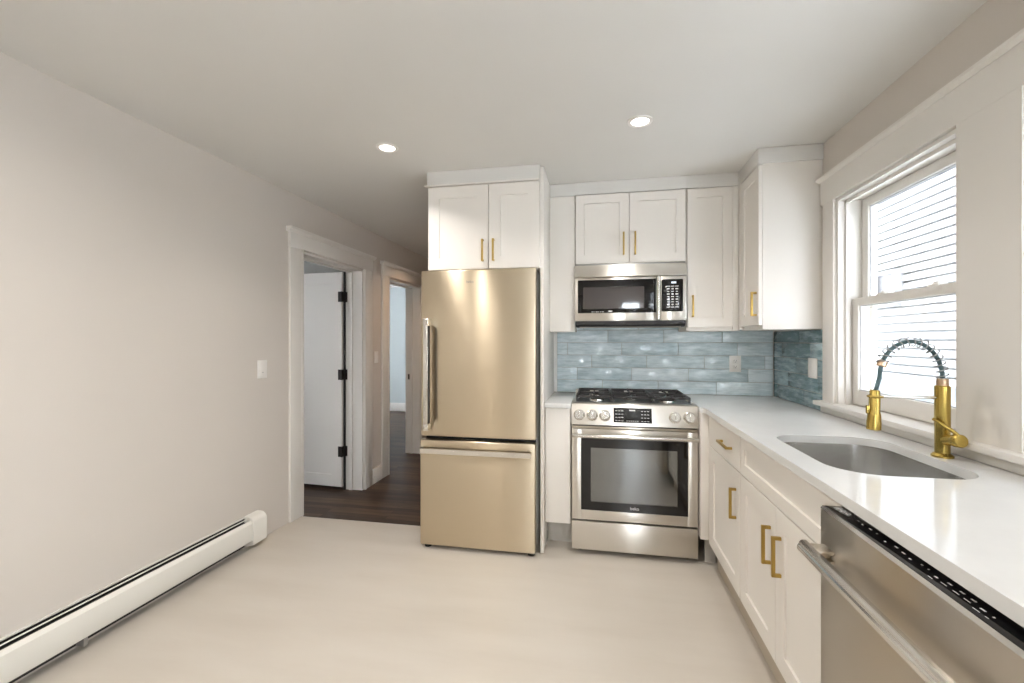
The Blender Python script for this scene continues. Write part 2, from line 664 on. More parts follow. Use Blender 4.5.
# ------------------------------------------------------------------ outside the windows
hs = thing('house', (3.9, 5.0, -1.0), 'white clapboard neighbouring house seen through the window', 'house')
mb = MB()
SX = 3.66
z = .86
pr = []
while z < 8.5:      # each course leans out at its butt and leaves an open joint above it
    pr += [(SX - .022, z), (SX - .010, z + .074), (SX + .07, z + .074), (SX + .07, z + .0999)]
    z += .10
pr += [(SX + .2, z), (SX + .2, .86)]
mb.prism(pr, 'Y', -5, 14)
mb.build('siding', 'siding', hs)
mb = MB()
mb.box(SX - .10, SX, 6.22, 6.27, 1.76, 2.22, .004).box(SX - .10, SX, 6.62, 6.67, 1.76, 2.22, .004)
mb.box(SX - .10, SX, 6.27, 6.62, 1.76, 1.81, .004).box(SX - .10, SX, 6.27, 6.62, 2.17, 2.22, .004)
ow = mb.build('vent_box', mat('grey_vent_frame', (.24, .24, .25), .6), hs)
MB().box(SX - .06, SX - .03, 6.27, 6.62, 1.81, 2.17).build('grille', mat('dark_grille', (.10, .10, .11), .6), ow)
struct('ground', MB().box(XO + .001, 24, -14, 16, -1.3, -1.0), mat('pale_ground', (.55, .56, .57), .9))
lr = MB()
lr.prism([(2.0, .72), (SX + .1, .87), (SX + .1, .80), (2.0, .64)], 'Y', 2.0, 12)
o = lr.build('low_roof', mat('grey_roofing', (.16, .17, .185), .8))
tag(o, 'low grey roof outside below the window, against the white siding', 'roof')
MB().box(1.98, 2.06, 2.0, 12, .58, .735, .006).build('roof_edge', mat('pale_edge', (.30, .31, .32), .6), o)

struct('sky_blocker', MB().box(-5.7, XO, -.2, 9, ZC + .125, 8.0), 'siding')  # unseen block added to cut the sky light on the siding

# ------------------------------------------------------------------ backsplash
def tiles(name, axis, fixed, a0, a1, z0, z1, label, offs, lo_t=.45, hi_t=1.1):
    rh = .0948
    rows = math.ceil((z1 - z0) / rh)
    ln = .405
    root = MB()
    if axis == 'X':
        root.box(a0, a1, fixed - .006, fixed - .0005, z0, z1)
    else:
        root.box(fixed - .006, fixed - .0005, a0, a1, z0, z1)
    bk = root.build(name, 'grout')
    tag(bk, label, 'backsplash')
    mb = MB()
    tone = []
    for r in range(rows):
        s = a0 - offs[r] * ln
        while s < a1:
            p, q = max(s, a0), min(s + ln, a1)
            if q - p > .012:
                n0 = len(mb.bm.verts)
                g = .0017
                j = random.uniform(-.0008, .0008)
                if axis == 'X':
                    mb.box(p + g, q - g, fixed - .012 + j, fixed - .004, z0 + r * rh + g, min(z0 + (r + 1) * rh, z1) - g, .0022)
                else:
                    mb.box(fixed - .012 + j, fixed - .004, p + g, q - g, z0 + r * rh + g, min(z0 + (r + 1) * rh, z1) - g, .0022)
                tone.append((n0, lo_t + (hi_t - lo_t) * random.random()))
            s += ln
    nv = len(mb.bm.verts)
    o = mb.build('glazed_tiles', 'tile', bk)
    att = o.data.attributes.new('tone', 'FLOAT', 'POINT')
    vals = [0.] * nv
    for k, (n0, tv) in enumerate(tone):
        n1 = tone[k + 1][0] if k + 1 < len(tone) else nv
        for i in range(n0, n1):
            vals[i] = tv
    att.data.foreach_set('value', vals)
    return bk


tiles('tile_backsplash', 'X', YB, -.305, XR - .013, ZT + .001, 1.452, 'blue glazed tile backsplash on the back wall behind the range', [.15, .62, .35, .80, .05, .5])
tiles('tile_backsplash', 'Y', XR, W1b + .142, YB - .013, ZT + .001, 1.403, 'short blue glazed tile backsplash on the right wall beside the window', [.45, .9, .2, .65, .3], -.8, -.15)  # this wall's weaker light is put into its darker tile tones


# ------------------------------------------------------------------ handles
def pull(name, mp, u, v, length, parent, vertical=True, stand=.032, wdt=.012, material='brass_pull'):
    """square bar pull: bar plus two returns to the door; (u,v) centre"""
    q = MB()
    b = .0015

    def bx(u0, u1, v0, v1, d0, d1):
        p0, p1 = Vector(mp(u0, v0, d0)), Vector(mp(u1, v1, d1))
        q.box(min(p0.x, p1.x), max(p0.x, p1.x), min(p0.y, p1.y), max(p0.y, p1.y), min(p0.z, p1.z), max(p0.z, p1.z), b)
    h = length / 2
    w2 = wdt / 2
    if vertical:
        bx(u - w2, u + w2, v - h, v + h, stand - wdt, stand)
        bx(u - w2, u + w2, v - h, v - h + wdt, 0, stand - wdt / 2)
        bx(u - w2, u + w2, v + h - wdt, v + h, 0, stand - wdt / 2)
    else:
        bx(u - h, u + h, v - w2, v + w2, stand - wdt, stand)
        bx(u - h, u - h + wdt, v - w2, v + w2, 0, stand - wdt / 2)
        bx(u + h - wdt, u + h, v - w2, v + w2, 0, stand - wdt / 2)
    return q.build(name, material, parent)


# ------------------------------------------------------------------ wall cabinets
CG = 'white shaker wall cabinets'


def shadow_strip(mp, u0, u1, v0, v1, d0, d1, parent):
    p0, p1 = Vector(mp(u0, v0, d0)), Vector(mp(u1, v1, d1))
    MB().box(min(p0.x, p1.x), max(p0.x, p1.x), min(p0.y, p1.y), max(p0.y, p1.y), p0.z, p1.z).build('gap_filler', 'toe_grey', parent)


# over the refrigerator
t = thing('wall_cabinet', (-.72, 3.1, 1.795), 'deep white two-door cabinet above the refrigerator', 'cabinet')
MB().box(-1.09, -.352, 2.785, 3.455, 1.797, 2.438, .001).build('carcass', 'cabinet', t)
for (a, c, hx) in ((-1.086, -.683, -.716), (-.677, -.354, -.646)):
    d = MB().frame(face_y(2.784), a, c, 1.800, 2.338, 0, .020, .075, .009).build('door', 'cabinet', t)
    pull('handle', face_y(2.764), hx, 1.915, .14, d, stand=.03, wdt=.012)
MB().box(-1.108, -.352, 2.752, 2.784, 2.3435, 2.352, .002).build('crown_board', 'cabinet', t)
MB().box(-1.092, -.352, 2.760, 2.784, 2.3525, 2.4385).build('soffit_board', 'ceiling', t)

# over the microwave
t = thing('wall_cabinet', (.216, 3.3, 1.868), 'white two-door cabinet directly above the microwave', 'cabinet')
MB().box(-.150, .583, 3.161, 3.455, 1.868, 2.438, .001).build('carcass', 'cabinet', t)
for (a, c, hx) in ((-.147, .211, .177), (.217, .580, .253)):
    d = MB().frame(face_y(3.160), a, c, 1.871, 2.350, 0, .020, .06, .009).build('door', 'cabinet', t)
    pull('handle', face_y(3.140), hx, 2.002, .155, d, stand=.03, wdt=.011)
MB().box(-.151, .5845, 3.137, 3.160, 2.355, 2.4385).build('soffit_board', 'ceiling', t)

# narrow filler between the tall panel and the microwave
t = thing('filler_panel', (-.24, 3.3, 1.404), 'narrow blank white filler between the tall end panel and the microwave', 'panel')
MB().box(-.3285, -.1535, 3.150, 3.455, 1.404, 2.352, .001).build('face_board', 'cabinet', t)
MB().box(-.3285, -.1515, 3.145, 3.455, 2.3535, 2.4385).build('soffit_board', 'ceiling', t)

# single door right of the microwave
t = thing('wall_cabinet', (.745, 3.3, 1.405), 'tall white single-door cabinet right of the microwave', 'cabinet')
MB().box(.587, .919, 3.161, 3.455, 1.412, 2.438, .001).build('carcass', 'cabinet', t)
d = MB().frame(face_y(3.160), .591, .872, 1.430, 2.350, 0, .020, .06, .009).build('door', 'cabinet', t)
pull('handle', face_y(3.140), .622, 1.568, .145, d, stand=.03, wdt=.011)
MB().box(.874, .909, 3.147, 3.160, 1.412, 2.354, .001).build('filler_strip', 'cabinet', t)
MB().box(.585, .906, 3.137, 3.160, 2.355, 2.4385).build('soffit_board', 'ceiling', t)
MB().box(.587, .919, 3.150, 3.449, 1.405, 1.4115, .001).build('light_rail', 'cabinet', t)

# corner cabinet on the right wall, its side towards the window
t = thing('wall_cabinet', (1.08, 3.1, 1.405), 'white corner cabinet with a broad blank side beside the window', 'cabinet')
MB().box(.930, XR - .002, 2.775, 3.160, 1.405, 2.352, .001).build('carcass', 'cabinet', t)
d = MB().frame(face_x(.929), 2.778, 3.100, 1.430, 2.345, 0, .020, .06, .009).build('door', 'cabinet', t)
pull('handle', face_x(.909), 2.812, 1.553, .14, d, stand=.032, wdt=.012)
MB().box(.9085, .929, 3.103, 3.145, 1.412, 2.352, .001).build('filler_strip', 'cabinet', t)
mb = MB()
mb.box(.905, XR - .002, 2.765, 2.79, 2.3525, 2.438, .001)
mb.box(.905, .93, 2.79, 3.136, 2.3525, 2.438, .001)
mb.build('soffit_board', 'ceiling', t)

# tall end panel between the refrigerator and the range side
o = MB().box(-.352, -.330, 2.795, 3.457, 0.001, 2.437, .0015).build('end_panel', 'cabinet')
tag(o, 'tall white end panel standing right of the refrigerator', 'panel')

# ------------------------------------------------------------------ refrigerator
t = thing('refrigerator', (-.745, 3.05, 0), 'stainless bottom-freezer refrigerator under the deep white cabinet', 'refrigerator')
MB().box(-1.112, -.373, 2.793, 3.42, .045, 1.782, .006).build('cabinet_body', mat('fridge_side_paint', (.52, .51, .49), .45), t)
MB().box(-1.108, -.376, 2.7875, 2.7928, .06, 1.77, .001).build('door_gasket_gap', 'black_gap', t)
d = MB().box(-1.117, -.370, 2.72, 2.787, .727, 1.790, .008, 3).build('door', 'steel_fridge', t)
q = MB().box(-1.078, -1.047, 2.655, 2.672, .775, 1.478, .003)
q.box(-1.080, -1.045, 2.653, 2.7195, 1.436, 1.480, .003).box(-1.080, -1.045, 2.653, 2.7195, .773, .812, .003)
hb = q.build('handle', 'steel_plain', d)
MB().box(-1.0468, -1.0448, 2.6555, 2.690, .815, 1.433, .0005).build('handle_shade', 'black_gap', d)  # black plate painted in as the shade between handle bar and door
text_part('logo', 'beko', .024, 'mark_grey', d, lambda x, y, z: (-.79 + x, 2.7195 - z, 1.712 + y))
d = MB().box(-1.124, -.374, 2.72, 2.787, .026, .703, .008, 3).build('freezer_drawer', 'steel_fridge', t)
q = MB().prism([(2.648, .662), (2.672, .668), (2.676, .655), (2.664, .632), (2.650, .630)], 'X', -1.098, -.390, .002)
q.box(-1.096, -1.065, 2.665, 2.7195, .640, .664, .002).box(-.423, -.392, 2.665, 2.7195, .640, .664, .002)
q.build('handle', 'steel_plain', d)
for x in (-1.085, -.405):
    for y in (2.765, 3.38):
        MB().cyl((x, y, .001), (x, y, .046), .022, 14).build('foot', 'black_gap', t)

# ------------------------------------------------------------------ microwave
t = thing('microwave', (.212, 3.28, 1.4420), 'stainless over-the-range microwave above the gas range', 'microwave')
X0, X1 = -.150, .574
YM = 3.085
MB().box(X0 + .002, X1 - .002, YM + .03, 3.448, 1.4620, 1.866, .002).build('body', 'grey_metal', t)
MB().prism([(YM - .006, 1.7700), (YM - .010, 1.7750), (YM + .008, 1.8525), (YM + .03, 1.8525), (YM + .03, 1.7700)], 'X', X0 - .003, X1 + .003).build('vent_panel', 'steel', t)
d = MB().box(X0, .385, YM, YM + .029, 1.4740, 1.7670, .004).build('door', 'steel', t)
MB().box(-.130, .383, YM - .0022, YM + .002, 1.5270, 1.7510, .001).build('door_glass', 'black_glass', d)
MB().box(-.094, .308, YM - .0034, YM - .0024, 1.5570, 1.7020).build('viewing_window', mat('smoked_window', (.05, .042, .042), .05, 0, 1.0), d)
q = MB().cyl((.396, YM - .030, 1.4820), (.396, YM - .030, 1.7620), .0125, 18)
q.cyl((.396, YM - .030, 1.4970), (.396, YM + .002, 1.4970), .008, 12).cyl((.396, YM - .030, 1.7470), (.396, YM + .002, 1.7470), .008, 12)
q.build('handle', 'steel_plain', d)
q = MB()
for i, ln in enumerate((.011, .006, .012, .007, .009, .012)):
    q.box(-.038 + i * .014, -.038 + i * .014 + ln, YM - .003, YM - .0022, 1.5330, 1.5370)
q.build('printed_label', 'mark', d)
q = MB()
q.box(.075, .10, YM - .003, YM - .0022, 1.5350, 1.5430)
q.build('printed_label', 'mark', d)
cp = MB().box(.412, X1, YM, YM + .029, 1.4740, 1.7670, .004).build('control_panel', 'steel', t)
MB().box(.418, .553, YM - .0022, YM + .002, 1.5330, 1.7450, .006).build('keypad_glass', 'black_glass', cp)
q = MB()
q.box(.480, .510, YM - .0032, YM - .0024, 1.7170, 1.7290)
q.build('clock_display', emit('display_glow', (.8, .9, 1), 1.0), cp)
q = MB()
for r in range(9):
    for c in range(3):
        wq = .011 if r in (0, 8) else .0065 + .002 * ((r + c) % 2)
        hq = .0022 if r % 2 == 0 else .004
        zz = 1.6990 - r * .0172
        xx = .460 + c * .027
        q.box(xx - wq, xx + wq, YM - .0032, YM - .0024, zz - hq, zz + hq)
q.build('key_print', 'mark', cp)
q = MB().prism([(YM + .004, 1.4735), (YM + .010, 1.448), (YM + .03, 1.434), (3.38, 1.434), (3.43, 1.455), (3.43, 1.4735)], 'X', X0 + .004, X1 - .004, .002)
q.build('underside_vent', 'black_enamel', t)
MB().prism([(YM + .012, 1.436), (YM + .018, 1.4325), (YM + .07, 1.429), (YM + .07, 1.4335), (YM + .031, 1.4335)], 'X', X0 + .03, X1 - .03).build('bottom_lip', 'steel_dark', t)

# ------------------------------------------------------------------ range
t = thing('gas_range', (.218, 3.14, 0), 'stainless slide-in gas range with black grates under the microwave', 'range')
RX0, RX1 = -.157, .593
RY = 2.825
MB().box(RX0 + .003, RX1 - .003, RY + .05, 3.44, .05, .120, .002).build('base_frame', 'grey_metal', t)
q = MB()   # oven box as an open shell: sides, back, top, bottom
q.box(RX0 + .003, RX0 + .075, RY + .05, 3.44, .121, .915).box(RX1 - .075, RX1 - .003, RY + .05, 3.44, .121, .915)
q.box(RX0 + .075, RX1 - .075, 3.34, 3.44, .121, .915)
q.box(RX0 + .075, RX1 - .075, RY + .05, 3.34, .121, .30).box(RX0 + .075, RX1 - .075, RY + .05, 3.34, .705, .915)
q.build('oven_body', 'oven_in', t)
for z in (.42, .56):
    q = MB()
    q.tube([(RX0 + .085, RY + .07, z), (RX1 - .085, RY + .07, z), (RX1 - .085, 3.32, z), (RX0 + .085, 3.32, z)], .0045, 8, True)
    for i in range(1, 11):
        y = RY + .07 + i * (3.25 - RY) / 11
        q.cyl((RX0 + .085, y, z), (RX1 - .085, y, z), .0028, 6)
    q.build('oven_rack', 'steel_plain', t)
# door: a stainless frame holding the dark glass
DZ0, DZ1 = .222, .790
q = MB()
q.box(RX0, RX0 + .062, RY, RY + .048, DZ0, DZ1, .004).box(RX1 - .062, RX1, RY, RY + .048, DZ0, DZ1, .004)
q.box(RX0 + .060, RX1 - .060, RY, RY + .048, DZ0, DZ0 + .075, .004).box(RX0 + .060, RX1 - .060, RY, RY + .048, .728, DZ1, .004)
d = q.build('oven_door', 'steel', t)
q = MB()
gx0, gx1, gz0, gz1 = RX0 + .058, RX1 - .058, .285, .731
wx0, wx1, wz0, wz1 = RX0 + .118, RX1 - .118, .338, .674
q.box(gx0, wx0, RY - .003, RY + .03, gz0, gz1).box(wx1, gx1, RY - .003, RY + .03, gz0, gz1)
q.box(wx0, wx1, RY - .003, RY + .03, gz0, wz0).box(wx0, wx1, RY - .003, RY + .03, wz1, gz1)
q.build('glass_border', 'black_glass', d)
MB().box(wx0, wx1, RY - .0015, RY + .004, wz0, wz1).build('oven_window', 'oven_glass', d)
q = MB().tube([(RX0 + .006, RY - .048, .755), (RX1 - .006, RY - .048, .755)], .0125, 18)
q.box(RX0 + .012, RX0 + .04, RY - .05, RY + .002, .744, .766, .004).box(RX1 - .04, RX1 - .012, RY - .05, RY + .002, .744, .766, .004)
q.build('handle', 'steel_plain', d)
text_part('logo', 'beko', .027, 'mark', d, lambda x, y, z: (.225 + x, RY - .0032 - z, .310 + y))
MB().box(RX0 + .004, RX1 - .004, RY + .018, RY + .049, .205, .8195).build('door_gasket_gap', 'black_gap', t)  # black backing put in as the shade of the gaps round the oven door
MB().box(RX0, RX1, RY, RY + .048, .035, .212, .004).build('storage_drawer', 'steel', t)
MB().box(RX0, RX1, RY + .004, RY + .018, .793, .806, .002).build('vent_strip', 'steel_dark', t)
for x in (RX0 + .05, RX1 - .05):
    for y in (RY + .09, 3.38):
        MB().cyl((x, y, .001), (x, y, .052), .02, 12).build('foot', 'black_gap', t)
# control panel, leaning back a little
cp = MB().prism([(RY - .006, .815), (RY - .006, .826), (RY + .022, .940), (RY + .030, .947), (RY + .09, .947), (RY + .09, .815)], 'X', RX0 - .002, RX1 + .002, .002).build('control_panel', 'steel', t)
nrm = Vector((0, -.114, .028)).normalized()
nrm = Vector((0, -.971, .2385))
upv = Vector((0, .2385, .971))


def panel_pt(x, s, d):
    """x across, s up the slope from the panel's foot, d out of the panel"""
    return Vector((x, RY - .006, .826)) + upv * s + nrm * d


def panel_box(q, x0, x1, s0, s1, d0, d1):
    vs = [panel_pt(x, s, d) for d in (d0, d1) for (x, s) in ((x0, s0), (x1, s0), (x1, s1), (x0, s1))]
    q.rings([vs[:4], vs[4:]])


for x in (-.110, -.031, .047, .460, .543):
    q = MB()
    c = panel_pt(x, .050, 0)
    q.lathe(c, nrm, [(.035, 0), (.035, .004), (.030, .007), (.0285, .032), (.025, .037)], 28)
    for s in (1,):
        a = c + nrm * .0365
        q.box(a.x - .0035, a.x + .0035, a.y - .004, a.y + .008, a.z - .020, a.z + .022, .001)
    q.build('knob', 'steel_plain', t)
q = MB()
panel_box(q, .100, .327, .010, .100, 0, .002)
dp = q.build('display_glass', 'black_glass', cp)
for g0, gw in ((.110, .013), (.264, .012)):
    q = MB()
    for r in range(4):
        for c in range(3):
            panel_box(q, g0 + c * .018, g0 + c * .018 + gw, .020 + r * .020, .023 + r * .020, .0021, .0026)
    q.build('panel_print', 'mark', dp)
q = MB()
for c in range(6):
    panel_box(q, .176 + c * .0125, .176 + c * .0125 + .009, .020, .023, .0021, .0026)
q.build('panel_print', 'mark', dp)
q = MB()
panel_box(q, .194, .230, .082, .090, .0021, .0026)
q.build('clock_print', 'mark', dp)
ck = MB().prism([(RX0 - .002, RY + .088), (RX1 + .002, RY + .088), (RX1 + .002, 3.445), (RX0 - .002, 3.445)], 'Z', .916, .946, .002).build('cooktop', 'black_enamel', t)
q = MB()
q.box(RX0 - .002, RX0 + .022, RY + .092, 3.41, .9465, .950, .001).box(RX1 - .022, RX1 + .002, RY + .092, 3.41, .9465, .950, .001)
q.box(RX0 - .002, RX1 + .002, 3.40, 3.447, .9465, .972, .003)
q.build('steel_border', 'steel', ck)
# burners
for (x, y, r) in ((.0, 3.0, .043), (.0, 3.27, .034), (.218, 3.13, .048), (.437, 3.0, .047), (.437, 3.27, .034)):
    q = MB().lathe((x, y, .9465), (0, 0, 1), [(r + .006, 0), (r + .004, .012), (r - .008, .014)], 24)
    bu = q.build('burner', 'steel_plain', t)
    MB().lathe((x, y, .9605), (0, 0, 1), [(r - .004, 0), (r, .003), (r - .002, .008), (r - .010, .010)], 24).build('burner_cap', 'black_iron', bu)
# three cast iron grates
for (a, c) in ((RX0 + .024, .092), (.095, .341), (.344, RX1 - .024)):
    q = MB()
    y0, y1 = RY + .096, 3.395
    zt0, zt1 = .972, .986
    bw = .012
    q.box(a, c, y0, y0 + bw, zt0, zt1, .002).box(a, c, y1 - bw, y1, zt0, zt1, .002)
    q.box(a, a + bw, y0, y1, zt0, zt1, .002).box(c - bw, c, y0, y1, zt0, zt1, .002)
    ym = (y0 + y1) / 2
    xm = (a + c) / 2
    q.box(a, c, ym - bw / 2, ym + bw / 2, zt0, zt1, .002)
    for yc in ((y0 + ym) / 2, (y1 + ym) / 2):
        q.box(a + .01, xm - .03, yc - .005, yc + .005, zt0 + .002, zt1 + .002, .002).box(xm + .03, c - .01, yc - .005, yc + .005, zt0 + .002, zt1 + .002, .002)
        q.box(xm - .005, xm + .005, yc + .03, yc + (ym - y0) / 2, zt0 + .002, zt1 + .002, .002).box(xm - .005, xm + .005, yc - (ym - y0) / 2, yc - .03, zt0 + .002, zt1 + .002, .002)
    for x in (a, c - bw):
        for y in (y0, ym - bw / 2, y1 - bw):
            q.box(x, x + bw, y, y + bw, .9505, zt0 + .002, .001)
    q.build('grate', 'black_iron', t)

# ------------------------------------------------------------------ base cabinets
# narrow one left of the range
t = thing('base_cabinet', (-.245, 3.1, 0), 'narrow white base cabinet between refrigerator panel and range', 'cabinet')
MB().box(-.328, -.165, 2.865, 3.455, .175, .913, .001).build('carcass', 'cabinet', t)
MB().box(-.326, -.168, 2.845, 2.864, .180, .910, .0015).build('door', 'cabinet', t)
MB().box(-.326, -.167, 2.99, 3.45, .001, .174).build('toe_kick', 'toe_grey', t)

DF = .665       # carcass front; doors stand proud to .645
fx = face_x(DF)


def base_carcass(t, y0, y1, top=.912):
    q = MB()
    q.box(DF + .001, 1.235, y0, y0 + .018, .145, top).box(DF + .001, 1.235, y1 - .018, y1, .145, top)
    q.box(DF + .001, 1.235, y0 + .018, y1 - .018, .145, .163).box(1.217, 1.235, y0 + .018, y1 - .018, .163, top)
    q.box(DF + .001, DF + .02, y0 + .018, y1 - .018, .840, top).box(DF + .001, DF + .02, y0 + .018, y1 - .018, .163, .30)
    q.build('carcass', 'cabinet', t)
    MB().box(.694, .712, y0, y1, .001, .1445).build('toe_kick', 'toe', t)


# corner return right of the range
t = thing('corner_filler', (.62, 2.85, 0), 'narrow white filler panel between range and drawer cabinet', 'panel')
MB().box(.601, .663, 2.800, 2.82, .165, .913, .0015).build('face_board', 'cabinet', t)
MB().box(.601, 1.23, 2.825, 3.455, .165, .913, .001).build('corner_carcass', 'cabinet', t)
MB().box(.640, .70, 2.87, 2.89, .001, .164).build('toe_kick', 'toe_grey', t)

t = thing('base_cabinet', (.95, 2.49, 0), 'white base cabinet with one brass-handled drawer beside the range', 'cabinet')
base_carcass(t, 2.212, 2.796)
d = MB().frame(fx, 2.218, 2.768, .733, .906, 0, .020, .02, .0).build('drawer', 'cabinet', t)
pull('handle', face_x(.645), 2.418, .815, .175, d, vertical=False)
d = MB().frame(fx, 2.218, 2.768, .150, .727, 0, .020, .07, .009).build('door', 'cabinet', t)
pull('handle', face_x(.645), 2.272, .570, .145, d)
MB().box(.646, .664, 2.770, 2.797, .150, .906, .001).build('filler_strip', 'cabinet', t)

t = thing('base_cabinet', (.95, 1.77, 0), 'white two-door sink base cabinet left of the dishwasher', 'cabinet')
base_carcass(t, 1.338, 2.210)
MB().frame(fx, 1.343, 2.206, .733, .906, 0, .020, .052, .009).build('false_drawer_front', 'cabinet', t)
for (a, c, hy) in ((1.798, 2.206, 1.845), (1.343, 1.793, 1.746)):
    d = MB().frame(fx, a, c, .150, .727, 0, .020, .07, .009).build('door', 'cabinet', t)
    pull('handle', face_x(.645), hy, .566, .145, d)

# ------------------------------------------------------------------ dishwasher
t = thing('dishwasher', (.93, 1.033, 0), 'stainless dishwasher with top controls at the right front', 'dishwasher')
DY0, DY1 = .735, 1.331
MB().box(.668, 1.22, DY0 + .006, DY1 - .003, .10, .905, .003).build('tub', 'grey_metal', t)
MB().box(.72, .74, DY0 + .004, DY1 - .002, .002, .0995).build('toe_kick', 'black_gap', t)
d = MB().box(.588, .640, DY0, DY1, .105, .893, .003).build('door', 'steel_dark', t)
MB().box(.595, .655, DY0, DY1, .8935, .8995, .002).build('control_strip', 'black_glass', d)
q = MB()
q.prism([(.588, .893), (.5945, .8998), (.5945, .8935)], 'Y', DY0, DY1)
q.build('top_edge', 'steel_plain', d)
# handle: flat bar on two brackets
q = MB()
q.prism([(.532, .778), (.526, .783), (.526, .793), (.531, .797), (.531, .803), (.537, .808), (.548, .808), (.552, .803), (.552, .782), (.548, .778)], 'Y', DY0 + .012, DY1 - .012, .001)
q.build('handle', 'steel_plain', d)
for y in (DY1 - .075, DY0 + .03):
    q = MB()
    q.box(.551, .5875, y, y + .05, .797, .805, .0005)
    q.box(.551, .5875, y + .020, y + .025, .781, .798, .0005)
    q.box(.551, .5875, y, y + .05, .776, .782, .0005)
    q.build('handle_bracket', 'steel_dark', d)
text_part('logo', 'beko', .026, 'mark', d, lambda x, y, z: (.624 - y, DY1 - .040 - x, .8996 + z))
q = MB()
random.seed(3)
y = DY1 - .10
for k in range(18):
    ln = random.choice((.003, .005, .007, .010))
    xo = .622 + random.choice((-.004, 0, .003))
    if k in (4, 11):
        q.build('control_print', 'mark', d)
        q = MB()
    else:
        q.box(xo, xo + .0032, y - ln, y, .8996, .9001)
        if k > 11:
            q.box(xo - .010, xo - .0088, y - ln - .004, y, .8996, .9001)
    y -= ln + random.choice((.010, .014, .018))
q.build('control_print', 'mark', d)
# panel closing the run beyond the dishwasher
o = MB().box(.66, 1.235, .702, .722, .001, .913, .001).build('end_panel', 'cabinet')
tag(o, 'white end panel closing the counter run beyond the dishwasher', 'panel')

# ------------------------------------------------------------------ countertops
o = MB().box(-.329, -.162, 2.815, YB - .002, .915, ZT, .004).build('countertop', 'counter')
tag(o, 'narrow white quartz counter strip left of the range', 'countertop')


def rrect(x0, x1, y0, y1, rads, n=10):
    """rounded rectangle, radii for corners (x0y0, x1y0, x1y1, x0y1)"""
    pts = []
    cs = ((x0, y0, 1, 1, PI), (x1, y0, -1, 1, 1.5 * PI), (x1, y1, -1, -1, 0), (x0, y1, 1, -1, .5 * PI))
    for (x, y, sx, sy, a0), r in zip(cs, rads):
        for k in range(n + 1):
            a = a0 + k / n * PI / 2
            pts.append((x + sx * r + r * math.cos(a), y + sy * r + r * math.sin(a)))
    return pts


SK = (.712, 1.112, 1.485, 2.06)
sink_loop = rrect(*SK, (.13, .11, .11, .11))
outer = []
for p in rrect(.62, XR - .001, .70, 2.83, (.004, .004, .004, .03)):
    outer.append(p)
# the slab: front edge, rounded inside corner by the range, then along the range side to the back wall
outer = [(.62, .70), (XR - .001, .70), (XR - .001, YB - .001), (.597, YB - .001), (.597, 2.795)]
for k in range(9):      # soft inside corner
    a = k / 8 * PI / 2
    outer.append((.597 + .023 * math.sin(a) * 1.0, 2.795 - .03 * (1 - math.cos(a)) - .012 * k / 8))
b = bmesh.new()


def ring(pts, z):
    vs = [b.verts.new((x, y, z)) for x, y in pts]
    es = [b.edges.new((vs[i], vs[(i + 1) % len(vs)])) for i in range(len(vs))]
    return vs, es


_, e1 = ring(outer, ZT)
_, e2 = ring(sink_loop, ZT)
bmesh.ops.triangle_fill(b, edges=e1 + e2, use_beauty=True, use_dissolve=False)
r = bmesh.ops.extrude_face_region(b, geom=b.faces[:])
for v in r['geom']:
    if isinstance(v, bmesh.types.BMVert):
        v.co.z = .915
mb = MB()
mb.bm.free()
mb.bm = b
o = mb.build('countertop', 'counter')
tag(o, 'long white quartz countertop under the window holding the sink', 'countertop')

# sink bowl (undermount)
t = thing('sink', (.912, 1.77, .70), 'stainless undermount sink with rounded corners set in the white counter', 'sink')
def loop3(g, z, rr):
    return [(x, y, z) for x, y in rrect(SK[0] - g, SK[1] + g, SK[2] - g, SK[3] + g, rr)]


mb = MB()
lo = [loop3(.018, .9145, (.14, .12, .12, .12)), loop3(.004, .9145, (.132, .112, .112, .112)), loop3(.003, .905, (.13, .11, .11, .11)),
      loop3(-.004, .76, (.125, .105, .105, .105)), loop3(-.010, .738, (.12, .10, .10, .10)), loop3(-.026, .722, (.105, .085, .085, .085)),
      loop3(-.06, .716, (.08, .06, .06, .06)), loop3(-.15, .712, (.03, .03, .03, .03))]
out = [loop3(-.15, .708, (.03, .03, .03, .03)), loop3(-.024, .716, (.105, .085, .085, .085)), loop3(-.006, .738, (.12, .10, .10, .10)),
       loop3(.0, .76, (.125, .105, .105, .105)), loop3(.008, .905, (.13, .11, .11, .11)), loop3(.018, .910, (.14, .12, .12, .12))]
mb.rings(lo + out, False, True)
# floor of the bowl closes inner and outer rings
mb.bm.verts.ensure_lookup_table()
bmesh.ops.holes_fill(mb.bm, edges=mb.bm.edges[:])
mb.box(.79, .99, 1.62, 1.92, .7085, .7125)
mb.build('bowl', 'steel_sink', t)
MB().lathe((.90, 1.80, .7127), (0, 0, 1), [(.045, 0), (.045, .003), (.038, .0045), (.03, .002)], 28).build('drain', 'steel_plain', t)

# ------------------------------------------------------------------ faucet
FX, FY = 1.152, 1.763
t = thing('faucet', (FX, FY, ZT), 'brass spring pull-down faucet standing behind the sink', 'faucet')
MB().lathe((FX, FY, ZT + .0005), (0, 0, 1), [(.030, 0), (.030, .006), (.024, .012), (.021, .014)], 28).build('base_flange', 'brass', t)
MB().lathe((FX, FY, ZT + .014), (0, 0, 1), [(.0205, 0), (.0205, .088), (.0212, .09), (.0212, .225), (.0175, .229)], 28).build('column', 'brass', t)
MB().lathe((FX, FY, 1.174), (0, 0, 1), [(.0155, 0), (.0165, .002), (.0165, .034), (.014, .037)], 24).build('spring_collar', 'copper', t)
